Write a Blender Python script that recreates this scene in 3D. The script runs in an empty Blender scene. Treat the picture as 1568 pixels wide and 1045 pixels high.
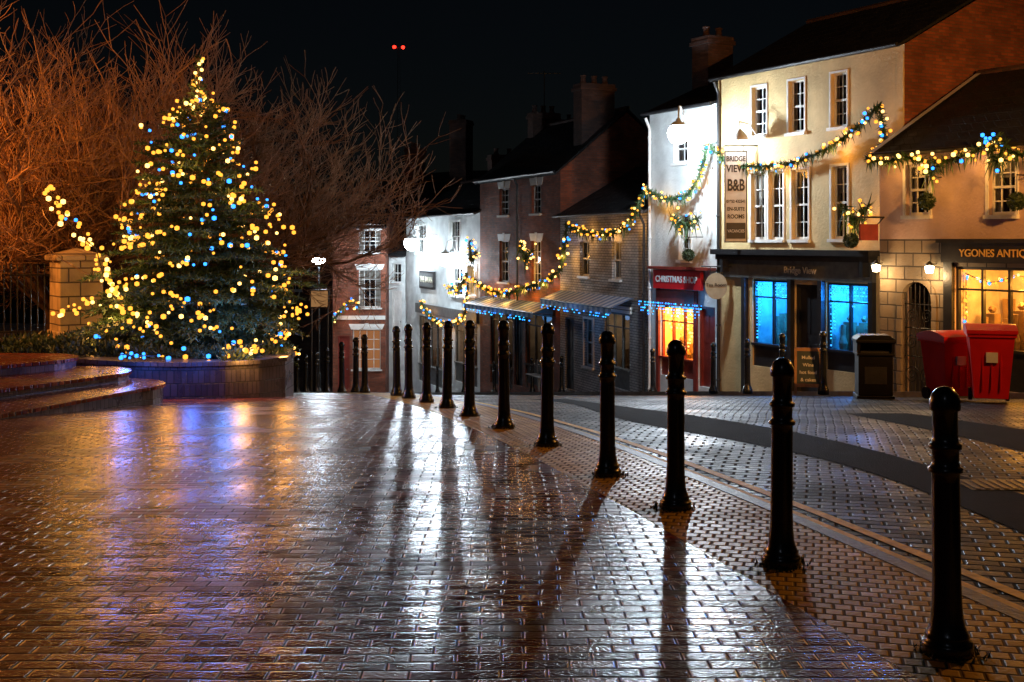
import bpy, math, random
from mathutils import Vector, Matrix
random.seed(7)
S=bpy.context.scene
COL=S.collection
rnd=random.random
def U(a,b): return a+(b-a)*rnd()
# ------------------------------------------------------------------ materials
def newmat(name):
    m=bpy.data.materials.new(name); m.use_nodes=True
    nt=m.node_tree; b=nt.nodes['Principled BSDF']
    return m,nt,b
def pmat(name,col,rough=.6,var=.3,ns=6,bump=.15,metal=0,bs=30,bd=.01,coat=0):
    m,nt,b=newmat(name); N=nt.nodes; K=nt.links
    tc=N.new('ShaderNodeTexCoord')
    n=N.new('ShaderNodeTexNoise'); n.inputs['Scale'].default_value=ns; n.inputs['Detail'].default_value=6
    K.new(tc.outputs['Object'],n.inputs['Vector'])
    r=N.new('ShaderNodeValToRGB')
    r.color_ramp.elements[0].position=.3; r.color_ramp.elements[1].position=.7
    r.color_ramp.elements[0].color=(*[c*(1-var) for c in col],1); r.color_ramp.elements[1].color=(*[min(1,c*(1+var*.6)) for c in col],1)
    K.new(n.outputs['Fac'],r.inputs['Fac']); K.new(r.outputs['Color'],b.inputs['Base Color'])
    b.inputs['Roughness'].default_value=rough; b.inputs['Metallic'].default_value=metal
    if coat: b.inputs['Coat Weight'].default_value=coat; b.inputs['Coat Roughness'].default_value=.1
    if bump:
        n2=N.new('ShaderNodeTexNoise'); n2.inputs['Scale'].default_value=bs; n2.inputs['Detail'].default_value=4
        K.new(tc.outputs['Object'],n2.inputs['Vector'])
        bp=N.new('ShaderNodeBump'); bp.inputs['Strength'].default_value=bump*3 if bump<.33 else 1; bp.inputs['Distance'].default_value=bd
        K.new(n2.outputs['Fac'],bp.inputs['Height']); K.new(bp.outputs['Normal'],b.inputs['Normal'])
    return m
def brickmat(name,c1,c2,mo,bw=.22,bh=.075,mort=.008,rough=(.6,.8),wall=True,rot=0,bd=.01,var=.35,off=.5,nb=.3,ns=1.2,tilt=0,spec=.5):
    m,nt,b=newmat(name); N=nt.nodes; K=nt.links
    tc=N.new('ShaderNodeTexCoord'); vec=tc.outputs['Object']
    if wall:
        sp=N.new('ShaderNodeSeparateXYZ'); K.new(vec,sp.inputs[0])
        ad=N.new('ShaderNodeMath'); ad.operation='ADD'; K.new(sp.outputs[0],ad.inputs[0]); K.new(sp.outputs[1],ad.inputs[1])
        cb=N.new('ShaderNodeCombineXYZ'); K.new(ad.outputs[0],cb.inputs[0]); K.new(sp.outputs[2],cb.inputs[1]); bv=cb.outputs[0]
    else:
        nw=N.new('ShaderNodeTexNoise'); nw.inputs['Scale'].default_value=.6; K.new(vec,nw.inputs['Vector'])
        sc=N.new('ShaderNodeVectorMath'); sc.operation='MULTIPLY_ADD'; K.new(nw.outputs['Color'],sc.inputs[0]); sc.inputs[1].default_value=(.10,.14,0); K.new(vec,sc.inputs[2])
        mp=N.new('ShaderNodeMapping'); mp.inputs['Rotation'].default_value=(0,0,rot); K.new(sc.outputs[0],mp.inputs[0]); bv=mp.outputs[0]
    def BT(a,b_,c):
        bt=N.new('ShaderNodeTexBrick'); K.new(bv,bt.inputs['Vector'])
        bt.inputs['Scale'].default_value=1; bt.inputs['Brick Width'].default_value=bw; bt.inputs['Row Height'].default_value=bh
        bt.inputs['Mortar Size'].default_value=mort; bt.inputs['Mortar Smooth'].default_value=.3; bt.offset=off
        bt.inputs['Color1'].default_value=(*a,1); bt.inputs['Color2'].default_value=(*b_,1); bt.inputs['Mortar'].default_value=(*c,1)
        return bt
    bt=BT(c1,c2,mo)
    n=N.new('ShaderNodeTexNoise'); n.inputs['Scale'].default_value=ns; n.inputs['Detail'].default_value=8; K.new(vec,n.inputs['Vector'])
    mr=N.new('ShaderNodeMapRange'); mr.inputs[1].default_value=.3; mr.inputs[2].default_value=.7; mr.inputs[3].default_value=1-var; mr.inputs[4].default_value=1+var
    K.new(n.outputs['Fac'],mr.inputs[0])
    mx=N.new('ShaderNodeVectorMath'); mx.operation='MULTIPLY'; K.new(bt.outputs['Color'],mx.inputs[0]); K.new(mr.outputs[0],mx.inputs[1])
    K.new(mx.outputs[0],b.inputs['Base Color'])
    n3=N.new('ShaderNodeTexNoise'); n3.inputs['Scale'].default_value=3 if wall else 1.3; n3.inputs['Detail'].default_value=6; K.new(vec,n3.inputs['Vector'])
    rr=N.new('ShaderNodeMapRange'); rr.inputs[1].default_value=.35; rr.inputs[2].default_value=.65; rr.inputs[3].default_value=rough[0]; rr.inputs[4].default_value=rough[1]
    K.new(n3.outputs['Fac'],rr.inputs[0])
    # joints are duller than the brick faces
    rj=N.new('ShaderNodeMath'); rj.operation='MULTIPLY_ADD'; K.new(bt.outputs['Fac'],rj.inputs[0]); rj.inputs[1].default_value=.4; K.new(rr.outputs[0],rj.inputs[2]); K.new(rj.outputs[0],b.inputs['Roughness'])
    if not wall:
        sj=N.new('ShaderNodeMapRange'); sj.inputs[3].default_value=spec; sj.inputs[4].default_value=min(spec,.12); K.new(bt.outputs['Fac'],sj.inputs[0]); K.new(sj.outputs[0],b.inputs['Specular IOR Level'])
    n2=N.new('ShaderNodeTexNoise'); n2.inputs['Scale'].default_value=45 if not wall else 22; n2.inputs['Detail'].default_value=3; K.new(vec,n2.inputs['Vector'])
    ma=N.new('ShaderNodeMath'); ma.operation='MULTIPLY'; ma.inputs[1].default_value=nb; K.new(n2.outputs['Fac'],ma.inputs[0])
    su=N.new('ShaderNodeMath'); su.operation='SUBTRACT'; K.new(ma.outputs[0],su.inputs[0]); K.new(bt.outputs['Fac'],su.inputs[1])
    if not wall:
        # worn, rounded arrises
        b3=BT((0,0,0),(0,0,0),(0,0,0)); b3.inputs['Mortar Size'].default_value=max(mort*1.5,bh*.12); b3.inputs['Mortar Smooth'].default_value=1.0
        K.new(b3.outputs['Fac'],su.inputs[1])
    hout=su.outputs[0]
    if tilt:
        b2=BT((0,0,0),(1,1,1),(.5,.5,.5)); bwn=N.new('ShaderNodeRGBToBW'); K.new(b2.outputs['Color'],bwn.inputs[0])
        c5=N.new('ShaderNodeMath'); c5.operation='SUBTRACT'; c5.inputs[1].default_value=.5; K.new(bwn.outputs[0],c5.inputs[0])
        s2=N.new('ShaderNodeSeparateXYZ'); K.new(bv,s2.inputs[0]); dv=N.new('ShaderNodeMath'); dv.operation='DIVIDE'; dv.inputs[1].default_value=bh; K.new(s2.outputs[1],dv.inputs[0])
        fr=N.new('ShaderNodeMath'); fr.operation='FRACT'; K.new(dv.outputs[0],fr.inputs[0])
        m1=N.new('ShaderNodeMath'); m1.operation='MULTIPLY'; K.new(fr.outputs[0],m1.inputs[0]); K.new(c5.outputs[0],m1.inputs[1])
        m2=N.new('ShaderNodeMath'); m2.operation='MULTIPLY_ADD'; K.new(m1.outputs[0],m2.inputs[0]); m2.inputs[1].default_value=tilt; K.new(hout,m2.inputs[2]); hout=m2.outputs[0]
    bp=N.new('ShaderNodeBump'); bp.inputs['Strength'].default_value=1; bp.inputs['Distance'].default_value=bd
    K.new(hout,bp.inputs['Height']); K.new(bp.outputs['Normal'],b.inputs['Normal'])
    return m
def emat(name,col,s):
    m=bpy.data.materials.new(name); m.use_nodes=True; nt=m.node_tree; nt.nodes.clear()
    e=nt.nodes.new('ShaderNodeEmission'); o=nt.nodes.new('ShaderNodeOutputMaterial')
    e.inputs[0].default_value=(*col,1); e.inputs[1].default_value=s; nt.links.new(e.outputs[0],o.inputs[0])
    m.cycles.emission_sampling='NONE'
    return m
def glassmat():
    m=bpy.data.materials.new('clear_glass'); m.use_nodes=True; nt=m.node_tree; nt.nodes.clear(); N=nt.nodes
    t=N.new('ShaderNodeBsdfTransparent'); g=N.new('ShaderNodeBsdfGlossy'); g.inputs['Roughness'].default_value=.03
    f=N.new('ShaderNodeFresnel'); f.inputs[0].default_value=1.45; x=N.new('ShaderNodeMixShader'); o=N.new('ShaderNodeOutputMaterial')
    nt.links.new(f.outputs[0],x.inputs[0]); nt.links.new(t.outputs[0],x.inputs[1]); nt.links.new(g.outputs[0],x.inputs[2]); nt.links.new(x.outputs[0],o.inputs[0])
    return m
PAVE=brickmat('wet_brick_paving',(.19,.032,.013),(.08,.016,.009),(.010,.006,.005),.21,.105,.0055,(.15,.32),False,0,.014,.5,.5,.35,.7,.75,.30)
SETT=brickmat('wet_stone_setts',(.032,.034,.038),(.016,.017,.020),(.006,.006,.006),.22,.13,.014,(.32,.6),False,math.radians(14),.018,.4,.5,.3,.7,.8,.15)
TACT=brickmat('tactile_paving',(.66,.40,.06),(.50,.30,.045),(.16,.10,.03),.10,.10,.010,(.35,.55),False,math.radians(14),.012,.3,.5,.4,.9,.6,.12)
ASPH=pmat('asphalt',(.008,.008,.010),.85,.3,3,.3,0,60,.01); ASPH.node_tree.nodes['Principled BSDF'].inputs['Specular IOR Level'].default_value=.05
GRND=pmat('ground_soil',(.03,.03,.025),.8,.4,.5,.3)
KERB=pmat('kerb_stone',(.14,.13,.12),.5,.35,4,.3)
YEL=pmat('yellow_road_paint',(.80,.50,.03),.65,.35,10,.3)
FLAG=brickmat('pavement_flags',(.10,.10,.10),(.07,.07,.075),(.02,.02,.02),.6,.45,.01,(.4,.6),False,.5,.008)
BLK=pmat('black_gloss_paint',(.008,.011,.014),.26,.4,9,.12,0,40,.004,.3)
IRON=pmat('cast_iron',(.015,.015,.016),.4,.3,9,.2)
WHITE=pmat('white_paint',(.72,.72,.70),.45,.12,5,.05)
RENW=pmat('white_render',(.62,.66,.66),.7,.3,1.2,.25,0,14,.02)
RENC=pmat('cream_render',(.62,.46,.22),.75,.3,1.1,.25,0,14,.02)
RENP=pmat('pinkish_render',(.50,.37,.33),.75,.3,1.1,.25,0,14,.02)
BRK=brickmat('red_brick',(.28,.07,.028),(.15,.04,.02),(.13,.09,.07))
BRKD=brickmat('dark_red_brick',(.10,.045,.03),(.05,.024,.018),(.06,.05,.05))
BRKW=brickmat('painted_white_brick',(.52,.50,.49),(.38,.38,.38),(.14,.14,.15),.24,.085,.012,(.6,.8),True,0,.02)
STN=brickmat('stone_block',(.26,.20,.13),(.17,.13,.09),(.06,.05,.04),.45,.28,.015,(.6,.85),True,0,.03)
PSTN=brickmat('pillar_stone',(.60,.46,.26),(.46,.36,.22),(.14,.11,.08),.45,.28,.015,(.6,.85),True,0,.03)
BEDB=brickmat('planter_blue_brick',(.085,.075,.090),(.05,.045,.058),(.02,.02,.02),.11,.22,.008,(.22,.4),True,0,.012)
SLATE=brickmat('roof_slate',(.014,.015,.018),(.008,.009,.011),(.003,.003,.003),.28,.2,.008,(.5,.75),True,0,.02)
LEAD=pmat('lead_flashing',(.20,.21,.22),.5,.3)
DARKG=pmat('dark_window_glass',(.012,.014,.018),.06,.3,2,0)
CURT=pmat('net_curtain',(.30,.29,.26),.8,.3,9,.1)
BLACKP=pmat('black_timber',(.02,.02,.022),.4,.3,6,.1)
GREYP=pmat('grey_green_timber',(.11,.12,.12),.5,.3,6,.1)
REDP=pmat('red_sign_paint',(.60,.012,.015),.4,.15,6,.05)
DRED=pmat('dark_red_timber',(.22,.03,.02),.45,.25,6,.1)
BLUEP=pmat('pale_blue_timber',(.22,.32,.42),.5,.2,6,.1)
BINR=pmat('red_bin_plastic',(.62,.008,.008),.35,.15,3,.08,0,60,.003)
BARK=pmat('bark',(.16,.09,.05),.8,.4,12,.3)
TWIG=pmat('twig_bark',(.32,.17,.08),.75,.4,3,0)
LEAF=pmat('spruce_needles',(.034,.08,.030),.55,.5,4,0)
LEAFG=pmat('garland_needles',(.035,.085,.025),.6,.5,4,0)
SHRUB=pmat('shrub_leaves',(.035,.06,.022),.55,.5,4,0)
GOLDT=pmat('gold_lettering',(.7,.45,.12),.4,.1,5,0)
CREAMT=pmat('cream_lettering',(.75,.7,.55),.5,.1,5,0)
INTW=pmat('shop_interior',(.5,.45,.4),.8,.3,4,0)
GOODS=pmat('shop_goods',(.25,.16,.08),.6,.6,3,0)
GLASS=glassmat()
EG=emat('bulb_gold',(1,.36,.035),2.3); EGB=emat('bulb_warm_white',(1,.55,.13),4.5); EB=emat('bulb_blue',(.03,.25,1),3.5); EC=emat('bulb_cyan',(.03,.5,1),3)
EW=emat('lamp_white',(.8,.92,1),60); EWW=emat('lamp_warm',(1,.75,.4),25); ER=emat('lamp_red',(1,.02,.01),6); ESOD=emat('lamp_sodium',(1,.4,.08),30)
# ------------------------------------------------------------------ mesh helper
class M:
    def __init__(s): s.v=[]; s.f=[]; s.m=[]
    def add(s,vs,fs,mi=0):
        o=len(s.v); s.v+= [tuple(v) for v in vs]
        for f in fs: s.f.append(tuple(i+o for i in f)); s.m.append(mi)
    def box(s,x0,x1,y0,y1,z0,z1,mi=0):
        s.add([(x0,y0,z0),(x1,y0,z0),(x1,y1,z0),(x0,y1,z0),(x0,y0,z1),(x1,y0,z1),(x1,y1,z1),(x0,y1,z1)],
         [(0,3,2,1),(4,5,6,7),(0,1,5,4),(1,2,6,5),(2,3,7,6),(3,0,4,7)],mi)
    def tube(s,a,b,r0,r1,n=6,mi=0,cap=False):
        a=Vector(a);b=Vector(b);d=(b-a)
        if d.length<1e-6: return
        d.normalize(); p=d.orthogonal().normalized(); q=d.cross(p)
        vs=[]
        for c,r in ((a,r0),(b,r1)):
            for i in range(n):
                t=2*math.pi*i/n; vs.append(c+p*math.cos(t)*r+q*math.sin(t)*r)
        fs=[(i,(i+1)%n,n+(i+1)%n,n+i) for i in range(n)]
        if cap: fs+=[tuple(range(n-1,-1,-1)),tuple(range(n,2*n))]
        s.add(vs,fs,mi)
    def path(s,pts,r,n=6,mi=0):
        for a,b in zip(pts,pts[1:]): s.tube(a,b,r,r,n,mi)
    def lathe(s,prof,c=(0,0,0),n=16,mi=0):
        vs=[];fs=[]
        for r,z in prof:
            for i in range(n):
                t=2*math.pi*i/n; vs.append((c[0]+r*math.cos(t),c[1]+r*math.sin(t),c[2]+z))
        for k in range(len(prof)-1):
            for i in range(n): fs.append((k*n+i,k*n+(i+1)%n,(k+1)*n+(i+1)%n,(k+1)*n+i))
        s.add(vs,fs,mi)
    def blob(s,c,r,mi=0):
        t=1.618; L=math.sqrt(1+t*t)
        V=[(-1,t,0),(1,t,0),(-1,-t,0),(1,-t,0),(0,-1,t),(0,1,t),(0,-1,-t),(0,1,-t),(t,0,-1),(t,0,1),(-t,0,-1),(-t,0,1)]
        Fc=[(0,11,5),(0,5,1),(0,1,7),(0,7,10),(0,10,11),(1,5,9),(5,11,4),(11,10,2),(10,7,6),(7,1,8),(3,9,4),(3,4,2),(3,2,6),(3,6,8),(3,8,9),(4,9,5),(2,4,11),(6,2,10),(8,6,7),(9,8,1)]
        s.add([(c[0]+x/L*r,c[1]+y/L*r,c[2]+z/L*r) for x,y,z in V],Fc,mi)
    def blade(s,p,d,l,w,mi=0):
        d=d.normalized(); q=d.orthogonal(); q.rotate(Matrix.Rotation(rnd()*6.28,3,d)); q=q*w*.5
        s.add([p-q,p+q,p+d*l],[(0,1,2)],mi)
def empty(name,loc=(0,0,0),rz=0):
    e=bpy.data.objects.new(name,None); COL.objects.link(e); e.location=loc; e.rotation_euler=(0,0,rz); e.empty_display_size=.3
    return e
def mk(name,mb,mats,parent=None,smooth=False,bevel=0):
    me=bpy.data.meshes.new(name); me.from_pydata(mb.v,[],mb.f)
    for m in mats: me.materials.append(m)
    me.polygons.foreach_set('material_index',mb.m)
    if smooth: me.polygons.foreach_set('use_smooth',[True]*len(me.polygons))
    me.update()
    o=bpy.data.objects.new(name,me); COL.objects.link(o)
    if parent: o.parent=parent
    if bevel:
        b=o.modifiers.new('b','BEVEL'); b.width=bevel; b.segments=2; b.limit_method='ANGLE'
    return o
def text(name,body,size,loc,rot,mat,parent=None,ext=.006,sx=1,bold=.012):
    c=bpy.data.curves.new(name,'FONT'); c.body=body; c.size=size; c.align_x='CENTER'; c.align_y='CENTER'; c.extrude=ext
    c.offset=size*bold
    o=bpy.data.objects.new(name,c); COL.objects.link(o); c.materials.append(mat); o.location=loc; o.rotation_euler=rot; o.scale=(sx,1,1)
    if parent: o.parent=parent
    return o
def light(name,kind,loc,energy,col,rad=.08,parent=None,target=None,angle=120,blend=.5):
    l=bpy.data.lights.new(name,kind); l.energy=energy; l.color=col
    if kind in('POINT','SPOT'): l.shadow_soft_size=rad
    o=bpy.data.objects.new(name,l); COL.objects.link(o); o.location=loc
    if kind=='SPOT': l.spot_size=math.radians(angle); l.spot_blend=blend
    if target is not None:
        o.rotation_euler=(Vector(target)-Vector(loc)).to_track_quat('-Z','Y').to_euler()
    if parent: o.parent=parent
    return o
# ------------------------------------------------------------------ terrain
TB=[(-60,.3),(0,.03),(5.6,0),(9,-.05),(12,-.14),(14,-.24),(17,-.44),(20,-.7),(21.4,-.83),(25.4,-1.29),(29.3,-1.78),(33,-2.25),(46,-3.91),(60,-5.69),(80,-8),(120,-10),(5000,-10)]
def lerp(T,y):
    if y<=T[0][0]: return T[0][1]
    for (a,p),(b,q) in zip(T,T[1:]):
        if y<=b: return p+(q-p)*(y-a)/(b-a)
    return T[-1][1]
def zg(y): return (lerp(TB,y-.8)+lerp(TB,y)*2+lerp(TB,y+.8))/4
def xb(y): return 3.527-.262*y
def kerb(y): return xb(y)+.78
XR=[(-10,30),(15,14.2),(20.3,10.6),(23.5,8.6),(26,7.1),(33,4.2),(36,2.7),(43,.3),(50.5,-2.7),(61,-6.7),(80,-14)]
def xr(y): return lerp(XR,y)
def frange(a,b,s):
    o=[];x=a
    while x<b-1e-6: o.append(x); x+=s
    o.append(b); return o
def sheet(name,xl,xrr,ys,dz,mat,nx=6,thick=0):
    mb=M(); vs=[];fs=[]
    for y in ys:
        a=xl(y);b=xrr(y)
        for i in range(nx+1): vs.append((a+(b-a)*i/nx,y,zg(y)+dz))
    w=nx+1
    for j in range(len(ys)-1):
        for i in range(nx): fs.append((j*w+i,j*w+i+1,(j+1)*w+i+1,(j+1)*w+i))
    mb.add(vs,fs)
    if thick:
        for side in (0,nx):
            vv=[]
            for j in range(len(ys)):
                v=vs[j*w+side]; vv+= [v,(v[0],v[1],v[2]-thick)]
            mb.add(vv,[(2*j,2*j+2,2*j+3,2*j+1) if side==0 else (2*j,2*j+1,2*j+3,2*j+2) for j in range(len(ys)-1)])
    return mk(name,mb,[mat],None,True if not thick else False)
ys=frange(-8,30,.5)+frange(31,80,1)
yp=frange(-8,30,.5)+frange(31,58,1)
sheet('ground',lambda y:-1500,lambda y:1500,[-1500,-200,-60,-20]+frange(-10,120,2)+[200,500,1500,3500],-.16,GRND,8)
sheet('road',lambda y:kerb(y)-.05,lambda y:xr(y)+.1,ys,-.075,SETT,6)
sheet('plaza_paving',lambda y:-45,lambda y:xb(y)-.35,yp,0,PAVE,8)
sheet('tactile_pavement',lambda y:xb(y)-.35,lambda y:kerb(y)-.12,yp,0,TACT,2)
sheet('kerb',lambda y:kerb(y)-.12,lambda y:kerb(y),yp,.004,KERB,1,.1)
sheet('shop_pavement',lambda y:xr(y)+.12,lambda y:xr(y)+12,ys,.03,FLAG,6)
sheet('shop_kerb',lambda y:xr(y),lambda y:xr(y)+.12,ys,.034,KERB,1,.12)
e=empty('yellow_road_lines')
for k,(a,b) in enumerate(((.14,.235),(.33,.425))):
    o=sheet('line_%d'%(k+1),lambda y,a=a:kerb(y)+a,lambda y,b=b:kerb(y)+b,yp,-.069,YEL,1); o.parent=e
sheet('asphalt_patch',lambda y:xb(y)+2.35+.25*math.sin(y*.7),lambda y:xb(y)+3.3+.2*math.sin(y*.5+1),frange(4,22,.5),-.070,ASPH,3)
sheet('asphalt_patch',lambda y:xb(y)+4.6+(y-10)*.15,lambda y:xb(y)+6.2+(y-10)*.05,frange(9,17,.5),-.070,ASPH,3)
mb=M(); yy=10.2; xx=4.15
mb.box(xx-.3,xx+.3,yy-.22,yy+.22,zg(yy)-.08,zg(yy)-.060)
for i in range(7): mb.box(xx-.26+i*.08,xx-.22+i*.08,yy-.19,yy+.19,zg(yy)-.060,zg(yy)-.054)
mk('drain_cover',mb,[IRON],None)
mb=M(); vs=[];fs=[];nx=60;ny=10
for j in range(ny+1):
    for i in range(nx+1):
        x=-700+i*1400/nx; y=170+j*40
        z=-10+ (j/ny)**.8*46*(.75+.25*math.sin(x*.008+1))+ (rnd()*3 if j>0 else 0)
        vs.append((x,y,z))
for j in range(ny):
    for i in range(nx): fs.append((j*(nx+1)+i,j*(nx+1)+i+1,(j+1)*(nx+1)+i+1,(j+1)*(nx+1)+i))
mb.add(vs,fs); mk('hillside',mb,[pmat('dark_woodland',(.02,.025,.015),.9,.4,.05,0)],None,True)
# ------------------------------------------------------------------ bollards
BP=[(.0,-.05),(.118,-.05),(.118,.045),(.112,.06),(.098,.07),(.102,.085),(.094,.10),(.083,.125),(.076,.16),(.070,.22),(.066,.32),(.064,.80),(.064,.845),(.078,.85),(.080,.868),(.066,.876),(.062,.90),(.062,.955),(.075,.96),(.077,.978),(.062,.986),(.058,1.02),(.058,1.135),(.070,1.14),(.073,1.16),(.070,1.185),(.060,1.215),(.040,1.24),(.015,1.25),(0,1.251)]
def bollard(x,y,z=None):
    e=empty('street_bollard',(x,y,zg(y) if z is None else z)); e.rotation_euler=(math.radians(U(-.7,.7)),math.radians(U(-.7,.7)),U(0,6))
    mb=M(); mb.lathe(BP,n=24); mk('cast_post',mb,[BLK],e,True)
for y in (5.61,7.215,8.866,10.3,12.17,13.86,15.56,17.07,18.6,20.06,21.4,25.4,26.9,29.3,33,36,39.5,43,46,49): bollard(xb(y)+U(-.02,.02),y)
for y in (3.9,2.2): bollard(xb(y),y)
for x,y in ((5.79,25.6),(6.41,24.6),(5.60,28.4),(5.12,30.4),(4.07,34.5),(1.70,41),(.74,43.5),(-.71,48),(-2.08,51.5),(-3.43,55)):
    bollard(x,y,zg(y)+.03)
mb=M()
for y in (5.61,7.215,8.866,10.3,12.17,13.86,15.56,17.07):
    for k in range(45):
        a=U(0,6.28); q=U(.115,.17); mb.blade(Vector((xb(y)+q*math.cos(a),y+q*math.sin(a),zg(y))),Vector((U(-.7,.7),U(-.7,.7),1)),U(.015,.05),.012)
mk('weeds',mb,[SHRUB])
# ------------------------------------------------------------------ buildings
class Bld:
    def __init__(s,name,P0,P1,eave,depth,rise,wall,roof=SLATE,zb=None):
        s.P0=Vector((*P0,0)); s.P1=Vector((*P1,0)); d=s.P1-s.P0; s.L=d.length; s.th=math.atan2(d.y,d.x)
        s.e=empty(name,(P0[0],P0[1],0),s.th); s.eave=eave; s.depth=depth; s.rise=rise; s.wallm=wall; s.roofm=roof
        s.zb=(min(zg(P0[1]),zg(P1[1]))-.6) if zb is None else zb
        s.holes=[]; s.wm=M(); s.tr=M(); s.n=0
    def W(s,u,z,off=0):
        c,sn=math.cos(s.th),math.sin(s.th); y=-off
        return Vector((s.P0.x+u*c-y*sn,s.P0.y+u*sn+y*c,z))
    def build(s,front_split=None,overh=.22,gutter=True):
        us=sorted({0,s.L}|{a for h in s.holes for a in h[:2]}); zs=sorted({s.zb,s.eave}|{a for h in s.holes for a in h[2:4]}|({front_split} if front_split is not None else set()))
        w=M()
        for a,b in zip(us,us[1:]):
            for p,q in zip(zs,zs[1:]):
                cu,cz=(a+b)/2,(p+q)/2
                if any(h[0]<cu<h[1] and h[2]<cz<h[3] for h in s.holes): continue
                mi=1 if front_split is not None and cz<front_split else 0
                w.add([(a,0,p),(b,0,p),(b,0,q),(a,0,q)],[(0,1,2,3)],mi)
        for a,b,p,q in s.holes:
            r=.2
            w.add([(a,0,p),(a,0,q),(a,r,q),(a,r,p)],[(0,1,2,3)]); w.add([(b,0,p),(b,r,p),(b,r,q),(b,0,q)],[(0,1,2,3)])
            w.add([(a,0,q),(b,0,q),(b,r,q),(a,r,q)],[(0,1,2,3)]); w.add([(a,0,p),(a,r,p),(b,r,p),(b,0,p)],[(0,1,2,3)])
        D=s.depth;L=s.L;hd=D/2;rz=s.eave+s.rise
        for x in (0,L):
            w.add([(x,0,s.zb),(x,D,s.zb),(x,D,s.eave),(x,hd,rz-.03),(x,0,s.eave)],[(0,1,2,3,4) if x==0 else (4,3,2,1,0)],2)
        w.add([(0,D,s.zb),(L,D,s.zb),(L,D,s.eave),(0,D,s.eave)],[(3,2,1,0)],0)
        mk('walls',w,[s.wallm,getattr(s,'gfm',s.wallm),getattr(s,'sidem',s.wallm)],s.e)
        r=M(); o=overh; sl=s.rise/hd; t=.07
        for sg in (0,1):
            def P(x,y,z): return (x,y if sg==0 else D-y,z)
            y0=-o; z0=s.eave-o*sl+.04
            vs=[P(-.06,y0,z0),P(L+.06,y0,z0),P(L+.06,hd,rz+.04),P(-.06,hd,rz+.04)]
            vs+=[(a,b,c+t) for a,b,c in vs]
            f=[(0,1,2,3),(7,6,5,4),(0,4,5,1),(1,5,6,2),(2,6,7,3),(3,7,4,0)]
            r.add(vs,f,0)
        r.tube((-.06,hd,rz+.12),(L+.06,hd,rz+.12),.08,.08,6,1)
        mk('roof',r,[s.roofm,BRKD],s.e)
        if gutter:
            g=M(); g.tube((-.03,-o-.05,s.eave-.03),(L+.03,-o-.05,s.eave-.03),.055,.055,8,0,True); mk('gutter',g,[s.gut if hasattr(s,'gut') else BLACKP],s.e)
        if s.tr.v: mk('trim',s.tr,[WHITE,BLACKP,GREYP,DRED,BLUEP,LEAD,STN,RENC],s.e)
    def window(s,u0,u1,z0,z1,cols=2,rows=4,fr=0,lit=None,lintel=False,sill=0,sur=0,curtain=True,hole=True):
        if hole: s.holes.append((u0,u1,z0,z1))
        w=M(); y=.10; f=.045
        w.box(u0,u0+f,y,y+.07,z0,z1,fr); w.box(u1-f,u1,y,y+.07,z0,z1,fr); w.box(u0+f,u1-f,y,y+.07,z1-f,z1,fr); w.box(u0+f,u1-f,y,y+.07,z0,z0+f*1.4,fr)
        zm=(z0+z1)/2; w.box(u0+f,u1-f,y-.012,y+.06,zm-.025,zm+.025,fr)
        for i in range(1,cols):
            x=u0+(u1-u0)*i/cols; w.box(x-.013,x+.013,y+.01,y+.045,z0+f*1.4,zm-.025,fr); w.box(x-.013,x+.013,y+.01,y+.045,zm+.025,z1-f,fr)
        for i in range(1,rows):
            if i*2==rows: continue
            zz=z0+(z1-z0)*i/rows; w.box(u0+f,u1-f,y+.013,y+.042,zz-.012,zz+.012,fr)
        w.add([(u0+f,y+.03,z0),(u1-f,y+.03,z0),(u1-f,y+.03,z1),(u0+f,y+.03,z1)],[(0,1,2,3)],8)
        yb=.21
        w.add([(u0,yb,z0),(u1,yb,z0),(u1,yb,z1),(u0,yb,z1)],[(0,1,2,3)],9 if lit is None else 11)
        if curtain and lit is None:
            cw=(u1-u0)*U(.15,.3); zt=z1 if rnd()<.7 else z1-(z1-z0)*U(.2,.4)
            for a,b in ((u0,u0+cw),(u1-cw*U(.7,1.2),u1)):
                w.add([(a,yb-.02,z0),(b,yb-.02,z0),(b,yb-.02,z1),(a,yb-.02,z1)],[(0,1,2,3)],10)
            if zt<z1: w.add([(u0,yb-.03,zt),(u1,yb-.03,zt),(u1,yb-.03,z1),(u0,yb-.03,z1)],[(0,1,2,3)],10)
        if sill is not None:
            w.box(u0-.08,u1+.08,-.09,.099,z0-.08,z0-.002,sill)
        if lintel:
            c=(u0+u1)/2
            w.add([(u0-.08,-.015,z1+.002),(u1+.08,-.015,z1+.002),(u1+.2,-.015,z1+.28),(u0-.2,-.015,z1+.28),(u0-.08,.05,z1+.002),(u1+.08,.05,z1+.002),(u1+.2,.05,z1+.28),(u0-.2,.05,z1+.28)],
              [(0,1,2,3),(0,4,5,1),(1,5,6,2),(2,6,7,3),(3,7,4,0)],0)
            w.box(c-.09,c+.09,-.035,-.014,z1+.002,z1+.32,0)
        if sur:
            w.box(u0-sur,u0-.002,-.03,.05,z0,z1+sur,0); w.box(u1+.002,u1+sur,-.03,.05,z0,z1+sur,0); w.box(u0-.001,u1+.001,-.028,.05,z1+.002,z1+sur,0)
        s.n+=1
        mk('window_%d'%s.n,w,[WHITE,BLACKP,GREYP,DRED,BLUEP,LEAD,STN,RENC,GLASS,DARKG,CURT,lit or CURT],s.e)
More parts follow.
